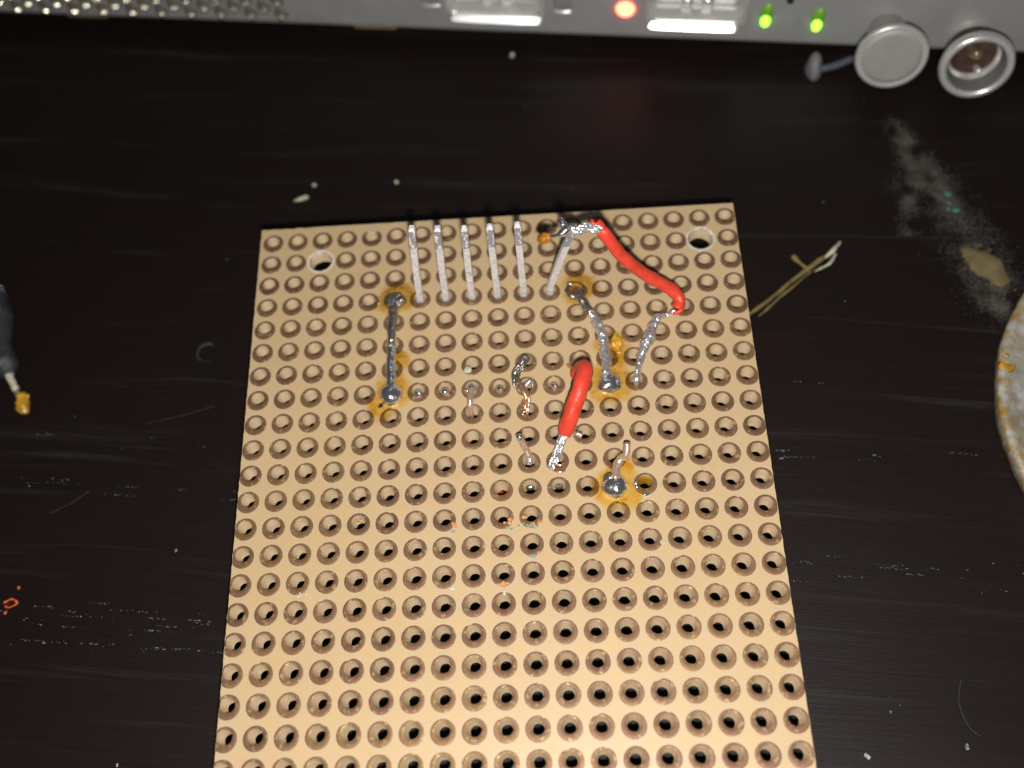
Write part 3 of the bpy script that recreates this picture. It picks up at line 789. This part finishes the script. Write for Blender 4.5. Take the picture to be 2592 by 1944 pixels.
# speaker holes
def hole_xf(s, h):
    return lambda a, b, z: L(s + a * 1.0, h + b * 1.0, z)
V, F = lathe([(.98, .015), (.86, .16), (.66, .12), (.52, -.2), (.3, -.4)], 18, lambda a, b, z: (a, b, z))
rim_ = F
for row in range(8):
    for k in range(-5, 10):
        s = 3.42 + 3.82 * k + (1.95 if row % 2 else 0); h = 4.42 + row * 1.0 + s * .011
        if s > 38.2 or h > 10.8: continue
        f = hole_xf(s, h)
        Vd, Fd = lathe([(.92, .012), (.88, .05), (.25, .05)], 16, f)
        o = mk('speaker_hole', Vd, Fd[:-1], M_HOLE, lap, LO)
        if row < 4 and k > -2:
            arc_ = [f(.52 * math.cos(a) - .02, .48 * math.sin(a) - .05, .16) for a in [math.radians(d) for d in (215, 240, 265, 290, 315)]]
            mk('lower_glint', *tube(arc_, [.14, .36, .44, .36, .14], 8, 3), M_GRILLE, o, LO)  # pale bar standing for the flash's glint on the hole's lower wall
# lamps
def lamp(name, s, h, w_, h_, mat_, label, lean=0.0, halo=None):
    V, F = [], []
    prof = [(1, .02), (.9, .25), (.55, .42), (.15, .48)]
    seg = 20
    for r_, z in prof:
        for k in range(seg):
            a = 2 * math.pi * k / seg
            V.append(L(s + r_ * w_ * math.cos(a) + lean * r_ * h_ * math.sin(a), h + r_ * h_ * math.sin(a), z))
    for j in range(3):
        for k in range(seg): F.append((j * seg + k, j * seg + (k + 1) % seg, (j + 1) * seg + (k + 1) % seg, (j + 1) * seg + k))
    F.append(tuple(range(3 * seg, 4 * seg)))
    o = mk(name, V, F, mat_, lap, LO); o['label'] = label
    return o
lamp('indicator_lamp', 79.05, 7.5, 1.05, 1.05, M_RLED, 'glowing red indicator lamp')
for s, h, lb in ((94.75, 7.2, 'left green indicator lamp'), (100.4, 6.85, 'right green indicator lamp')):
    o = lamp('indicator_lamp', s, h + .35, .72, 1.45, M_GLENS, lb, .05)
    V, F = blob((0, 0, 0), .55, .85, .32, .02, 1, 1, 16, 5)
    V = [L(s - .05 + v[0], h - .35 + v[1], .42 + v[2]) for v in V]
    mk('lit_core', V, F, M_GLED, o, LO)
V, F = blob((0, 0, 0), .42, .5, .2, .02, 1, 1, 14, 4)
mk('reset_hole', [L(97.0 + v[0], 9.5 + v[1], v[2]) for v in V], F, M_BLACK, lap, LO)
for s in (49.0, 12.0):
    mk('foot', *box(s - 2.6, s + 2.6, -4, -.3, 2.72, 3.02, lambda x, y, z: L(x, z, y)), M_FOOT, lap, LO, False)
# two round plugs sticking out of the right end
TL = math.radians(14)
def plug_xf(s, h, o0):
    def f(a, b, z):          # a along the edge, b up the face, z outwards; the face looks a little upwards
        oo = z * math.cos(TL) - b * math.sin(TL); hv = z * math.sin(TL) + b * math.cos(TL)
        return L(s + a, h + hv, o0 + oo)
    return f
f1 = plug_xf(108.0, 6.4, 1.4); f2 = plug_xf(116.9, 5.9, 1.8)
V, F = lathe([(2.0, -3.6), (2.1, 1.6), (2.6, 3.2), (3.6, 3.6), (3.8, 4.1), (3.68, 4.5), (3.45, 4.56), (3.2, 4.35)], 44, f1)
pg = mk('audio_plug', V, F, M_SILVER_L, lap, LO); pg['label'] = 'round plug with a flat grey face'
V, F = lathe([(3.22, 4.2), (3.15, 4.45), (2.6, 4.47), (.2, 4.47)], 40, f1); mk('cap_face', V, F, M_DISC, pg, LO)
V, F = lathe([(2.0, -3.6), (2.1, 1.0), (2.7, 2.6), (3.6, 3.2), (3.85, 3.9), (3.72, 4.5), (3.4, 4.66), (3.05, 4.5), (2.82, 3.6), (2.65, 1.2)], 44, f2)
pg = mk('audio_plug', V, F[:-2], M_SILVER_L, lap, LO); pg['label'] = 'round plug with a hollow dark bore'
V, F = lathe([(2.72, .9), (2.72, 1.8), (2.2, 1.82), (.3, 1.82)], 32, f2); mk('bore_wall', *(lambda g: (g[0], g[1][:-2]))(lathe([(2.98, 4.4), (2.76, 3.6), (2.56, 1.3)], 40, f2)), M_GREY_DK, pg, LO)
mk('bore', V, F, simple('reddish_bore', (0.07, 0.04, 0.03), .4, .3, .5, 8), pg, LO)
mk('contact', *tube([f2(-.4, .3, 1.6), f2(-.2, .6, 2.6), f2(.1, .8, 3.2)], [.5, .6, .45], 10, 4), M_COPPER_RAW, pg, LO)
mk('contact', *tube([f2(.8, -1.7, 1.6), f2(.9, -1.5, 2.9)], [.35, .4], 10, 4), M_SILVER_L, pg, LO)

# ------------------------------------------------------------------ loose things on the table
og = (61.5, 25.3, 0)
pk = thing('plastic_peg', 'small blurred grey plastic peg lying below the round plugs', 'peg', og)
mk('head', *blob((59.7, 25.2, .05), .9, 1.5, 2.2, .1, .8, 3, 20, 6), simple('grey_peg', (0.17, 0.17, 0.18), .5, 0, .15, 4), pk, og)
mk('shaft', *tube([(60.6, 24.9, .6), (62.2, 25.3, .6), (64.3, 26.2, .6)], [.35, .42, .38], 10, 5), simple('bluish_peg', (0.10, 0.11, 0.14), .5, 0, .15, 4), pk, og)

og = (54, -3, 0)
spn = thing('wood_splinter', 'dry yellowish straw splinter with a side twig right of the board', 'splinter', og)
V, F = join(tube([(47.6, -7.6, .4), (50.5, -5.6, .45), (53.5, -3.2, .5), (56.3, -1.2, .55), (58.2, .1, .6)], [.16, .22, .24, .24, .15], 7, 6, rough=.15, freq=1.2),
            tube([(49.2, -7.4, .2), (52.0, -5.0, .3), (55.3, -2.4, .4)], [.08, .15, .08], 6, 6, rough=.15, freq=1.5, seed=3))
mk('stem', V, F, M_STRAW, spn, og)
mk('side_twig', *tube([(53.6, -.6, .5), (54.2, -1.4, .5), (55.0, -2.4, .4)], [.3, .18, .15], 7, 5, rough=.12, freq=2), M_STRAW, spn, og)
V, F = join(tube([(56.8, -1.0, .6), (57.8, -.2, .7), (58.7, .9, .6)], [.12, .3, .1], 7, 5, rough=.1, freq=2), tube([(55.6, -2.4, .3), (57.2, -1.7, .5), (58.0, -.6, .6)], [.1, .16, .12], 6, 5, rough=.1, freq=2))
mk('pale_tip', V, F, M_PALE, spn, og)

og = (92.14, -21.84, 0)
tin = thing('round_tin', 'worn grey round tin with yellow rosin stains, cut by the right edge of the picture', 'tin', og)
prof = [(21.9, .0), (22.2, .3), (22.3, 1.6), (22.2, 2.0), (21.6, 2.1), (21.2, 1.75), (15, 1.7), (3, 1.7)]
V, F = lathe(prof, 120, lambda a, b, z: (92.14 + a * (1 + .006 * noise.noise(Vector((a * .3, b * .3, 1)))), -21.84 + b * (1 + .006 * noise.noise(Vector((a * .3, b * .3, 4)))), z))
mk('lid', V, F, M_TIN, tin, og)
V, F = [], []
for i, a in enumerate([-.31, -.26, .3, .36]):
    mk('rosin_crust', *chip((92.14 - 21.7 * math.cos(a), -21.84 + 21.5 * math.sin(a), 1.95), random.uniform(.3, 1.1), .22, i, .4, 8), M_ROSIN_Y, tin, og)

og = (73, -2.9, 0)
lump = thing('rosin_lump', 'dull yellow crumbly lump in the grey dust smear beside the round tin', 'lump', og)
mk('lump', *tube([(71.3, -.7, .1), (72.3, -1.8, .12), (73.3, -3.2, .15), (74.4, -5.0, .1)], [.5, 1.15, 1.5, .7], 22, 8, rough=.5, freq=.9, seed=3, flat=.3), M_YELLOWISH, lump, og)
rl = random.Random(5)
o = mk('crumbs', *join(*[chip((73.0 + q * .8 + rl.gauss(0, .75), -2.9 - q * 1.3 + rl.gauss(0, .6), 0), rl.uniform(.05, .28), .2, k, .4, 6) for k, q in enumerate(rl.uniform(-1.3, 1.3) for _ in range(170))]), M_YELLOWISH, lump, og); o['kind'] = 'stuff'

og = (-29.5, -8, 0)
ft = thing('fuse_lead', 'smoky clear sleeve with a cream lead ending in an amber blob, left edge', 'wire lead', og)
mk('sleeve', *tube([(-33.5, -.5, 2.2), (-31.9, -3.8, 2.2), (-30.8, -6.8, 2.0), (-29.9, -9.4, 1.8)], [2.3, 2.2, 1.5, 1.9], 20, 7, rough=.2, freq=.6), M_CLEAR, ft, og)
mk('lead', *tube([(-29.9, -8.6, 1.4), (-29.1, -10.1, 1.1), (-28.3, -11.6, .8)], [.45, .42, .40], 10, 5, rough=.15, freq=2), M_CREAM, ft, og)
mk('bare_core', *tube([(-28.3, -11.5, .8), (-27.8, -12.4, .8)], [.28, .3], 8, 4, rough=.1, freq=3), M_COPPER_WIRE, ft, og)
mk('amber_blob', *join(tube([(-27.5, -12.5, .9), (-27.15, -13.3, .85), (-27.1, -14.2, .7)], [.55, .75, .5], 14, 5, rough=.35, freq=1.6, seed=2), tube([(-27.2, -12.4, 1.1), (-26.7, -12.7, 1.0)], [.3, .25], 9, 4, rough=.2, freq=3)), M_ROSIN_Y, ft, og)

for (x, y, rx, h, sd, lb) in ((0.2, 11.4, .55, .35, 3, 'pale elongated crumb behind the board\'s far left corner'), (1.5, 13.2, .28, .25, 5, 'tiny pale crumb just beyond the elongated crumb'), (11.0, 12.9, .28, .25, 6, 'tiny pale crumb behind the straight solder track'), (24.6, 31.0, .42, .3, 7, 'small pale crumb lying between the laptop and the header pins')):
    V, F = chip((x, y, 0), rx, h, sd, .3, 8)
    if sd == 3: V = [(x + (v[0] - x) * 1.9 + (v[1] - y) * .2, y + (v[1] - y) * .7 + (v[0] - x) * .35, v[2]) for v in V]
    tag(mk('crumb', V, F, M_PALE, None, (x, y, 0), True), lb, 'crumb', 'crumbs on the table')
og = (-24.7, -34.3, 0)
om = thing('orange_mark', 'small bright orange scribble on the table at the left edge', 'mark', og)
mk('scribble', *tube([(-25.3, -34.0, .05), (-24.6, -33.7, .05), (-24.0, -34.1, .05), (-24.7, -34.5, .05), (-25.1, -34.4, .05)], .09, 6, 5, rough=.08, freq=3), M_ORANGE_D, om, og)
mk('speck', *chip((-25.0, -35.0, 0), .22, .05, 4), M_ORANGE_D, om, og)
mk('speck', *chip((-24.2, -32.6, 0), .18, .05, 6), M_ORANGE_D, om, og)
ringp = [(-8.6 + 1.05 * math.cos(a), -8.0 + 1.05 * math.sin(a), .02) for a in [i * math.pi / 9 for i in range(19)]]
tag(mk('ring_mark', *tube(ringp[2:16], [.02, .16, .05, .14, .02], 6, 2, rough=.2, freq=1.5), M_STAIN, None, (-8.6, -8.0, 0)), 'faint small grey ring mark left of the board', 'stain')
for pts, lb in (([(-14, -15.9, .1), (-10.5, -15.3, .15), (-7.2, -14.4, .1)], 'thin pale hair lying left of the solder ball'), ([(-22.5, -25.2, .1), (-20.5, -24.3, .1), (-18.8, -23.0, .1)], 'short faint hair at the left, above the sparkling grain'),
                ([(61.6, -44.3, .1), (61.0, -46.2, .1), (61.4, -48.2, .1), (62.2, -49.0, .1)], 'curved hair near the lower right corner')):
    tag(mk('hair', *tube(pts, .014, 5, 8), M_HAIR, None, pts[1]), lb, 'hair')

# pale flakes painting the grain's flash glints, dust specks, the long grey smear
rnd = random.Random(21)
def flake(x, y, r, z=.01, long=1.0):
    a = rnd.uniform(-.35, .15) if long > 1 else rnd.uniform(0, 6.28)
    ca, sa = math.cos(a), math.sin(a)
    q = [(-long, -.5), (long, -.6), (long * .9, .5), (-long * .8, .6)]
    h = r * rnd.uniform(.15, .6)
    return [(x + r * (u * ca - v * sa), y + r * (u * sa + v * ca), z + (h if i in (1, 2) else 0)) for i, (u, v) in enumerate(q)], [(0, 1, 2, 3)]
ta = math.tan(GR)
parts = []
bands = [(-38.8, 1.3, 240, -27, 0), (-37.2, .8, 60, -27, 0), (-24.5, .9, 80, -27, 0), (-19.5, .5, 25, -27, 0), (-33.5, 1.2, 130, 46, 75), (-22.5, .8, 60, 46, 75), (-15.0, .8, 15, 46, 70)]
for y0, sg, n, xa, xb in bands:
    lines = [rnd.gauss(0, sg) for _ in range(9)]
    for _ in range(n // 4):
        x = rnd.uniform(xa, xb); line = rnd.choice(lines)
        for q in range(rnd.choice((1, 2, 4, 7))):            # a run of glints along one grain line
            x += rnd.uniform(.12, .5)
            if not (xa < x < xb): break
            parts.append(flake(x, y0 + line + rnd.gauss(0, .05) - ta * (x - (0 if xa < 0 else 46)) * .9, rnd.uniform(.012, .03) * (2.0 if rnd.random() < .08 else 1), long=rnd.choice((1, 1.6, 2.6, 4))))
for _ in range(70):
    parts.append(flake(rnd.uniform(-45, 90), rnd.uniform(-60, 40), abs(rnd.gauss(0, .04)) + .02))
for x, y, r in ((52.6, -50.3, .28), (60.9, -49.8, .24), (55.2, -46.8, .12), (-9.2, -29.6, .16), (-12, -49, .15)): parts.append(flake(x, y, r))
V, F = join(*parts)
tag(mk('dust', V, F, M_SPARK, None, (0, 0, 0), False), 'pale flakes painted as glints along the table grain, with a few dust specks', None, kind='stuff')
parts = []
path = [Vector(q) for q in ((67.2, 16.6, 0), (68.6, 12.0, 0), (70.0, 8.2, 0), (71.5, 4.0, 0), (72.6, -1.0, 0), (73.4, -5.5, 0), (73.4, -9.0, 0))]
sw = [.7, 1.3, 1.7, 2.0, 2.3, 2.0, 1.4]
for _ in range(32000):
    if rnd.random() < .14:
        f = rnd.random(); x, y = 67.4 - 1.2 * f + rnd.gauss(0, .55), 8.5 - 7.0 * f
        if rnd.random() < .35: x, y = 67.8 + rnd.gauss(0, 1.4), 8.4 + rnd.gauss(0, .9)
    else:
        f = rnd.random(); q = lerp_list(path, f); wv = lerp_list(sw, f)
        x, y = q.x + rnd.gauss(0, wv * .7), q.y + rnd.gauss(0, .6)
    if rnd.random() > .62 + 1.1 * noise.noise(Vector((x * .5, y * .5, 2))): continue
    parts.append(flake(x, y, rnd.uniform(.02, .07)))
V, F = join(*parts)
tag(mk('dust_smear', V, F, M_SMEAR, None, (0, 0, 0), False), 'grey dust smear running down to the round tin', None, kind='stuff')
o = mk('teal_flecks', *join(*[chip((x, y, 0), r, .1, i, .4, 7) for i, (x, y, r) in enumerate(((71.2, 6.6, .42), (70.9, 4.6, .3), (71.6, 4.4, .38), (71.1, 5.4, .2)))]), simple('teal_crumbs', (.06, .19, .15), .6, 0, .3, 9), None, (71.2, 5.5, 0))
tag(o, 'few teal specks in the grey dust smear', None, kind='stuff')
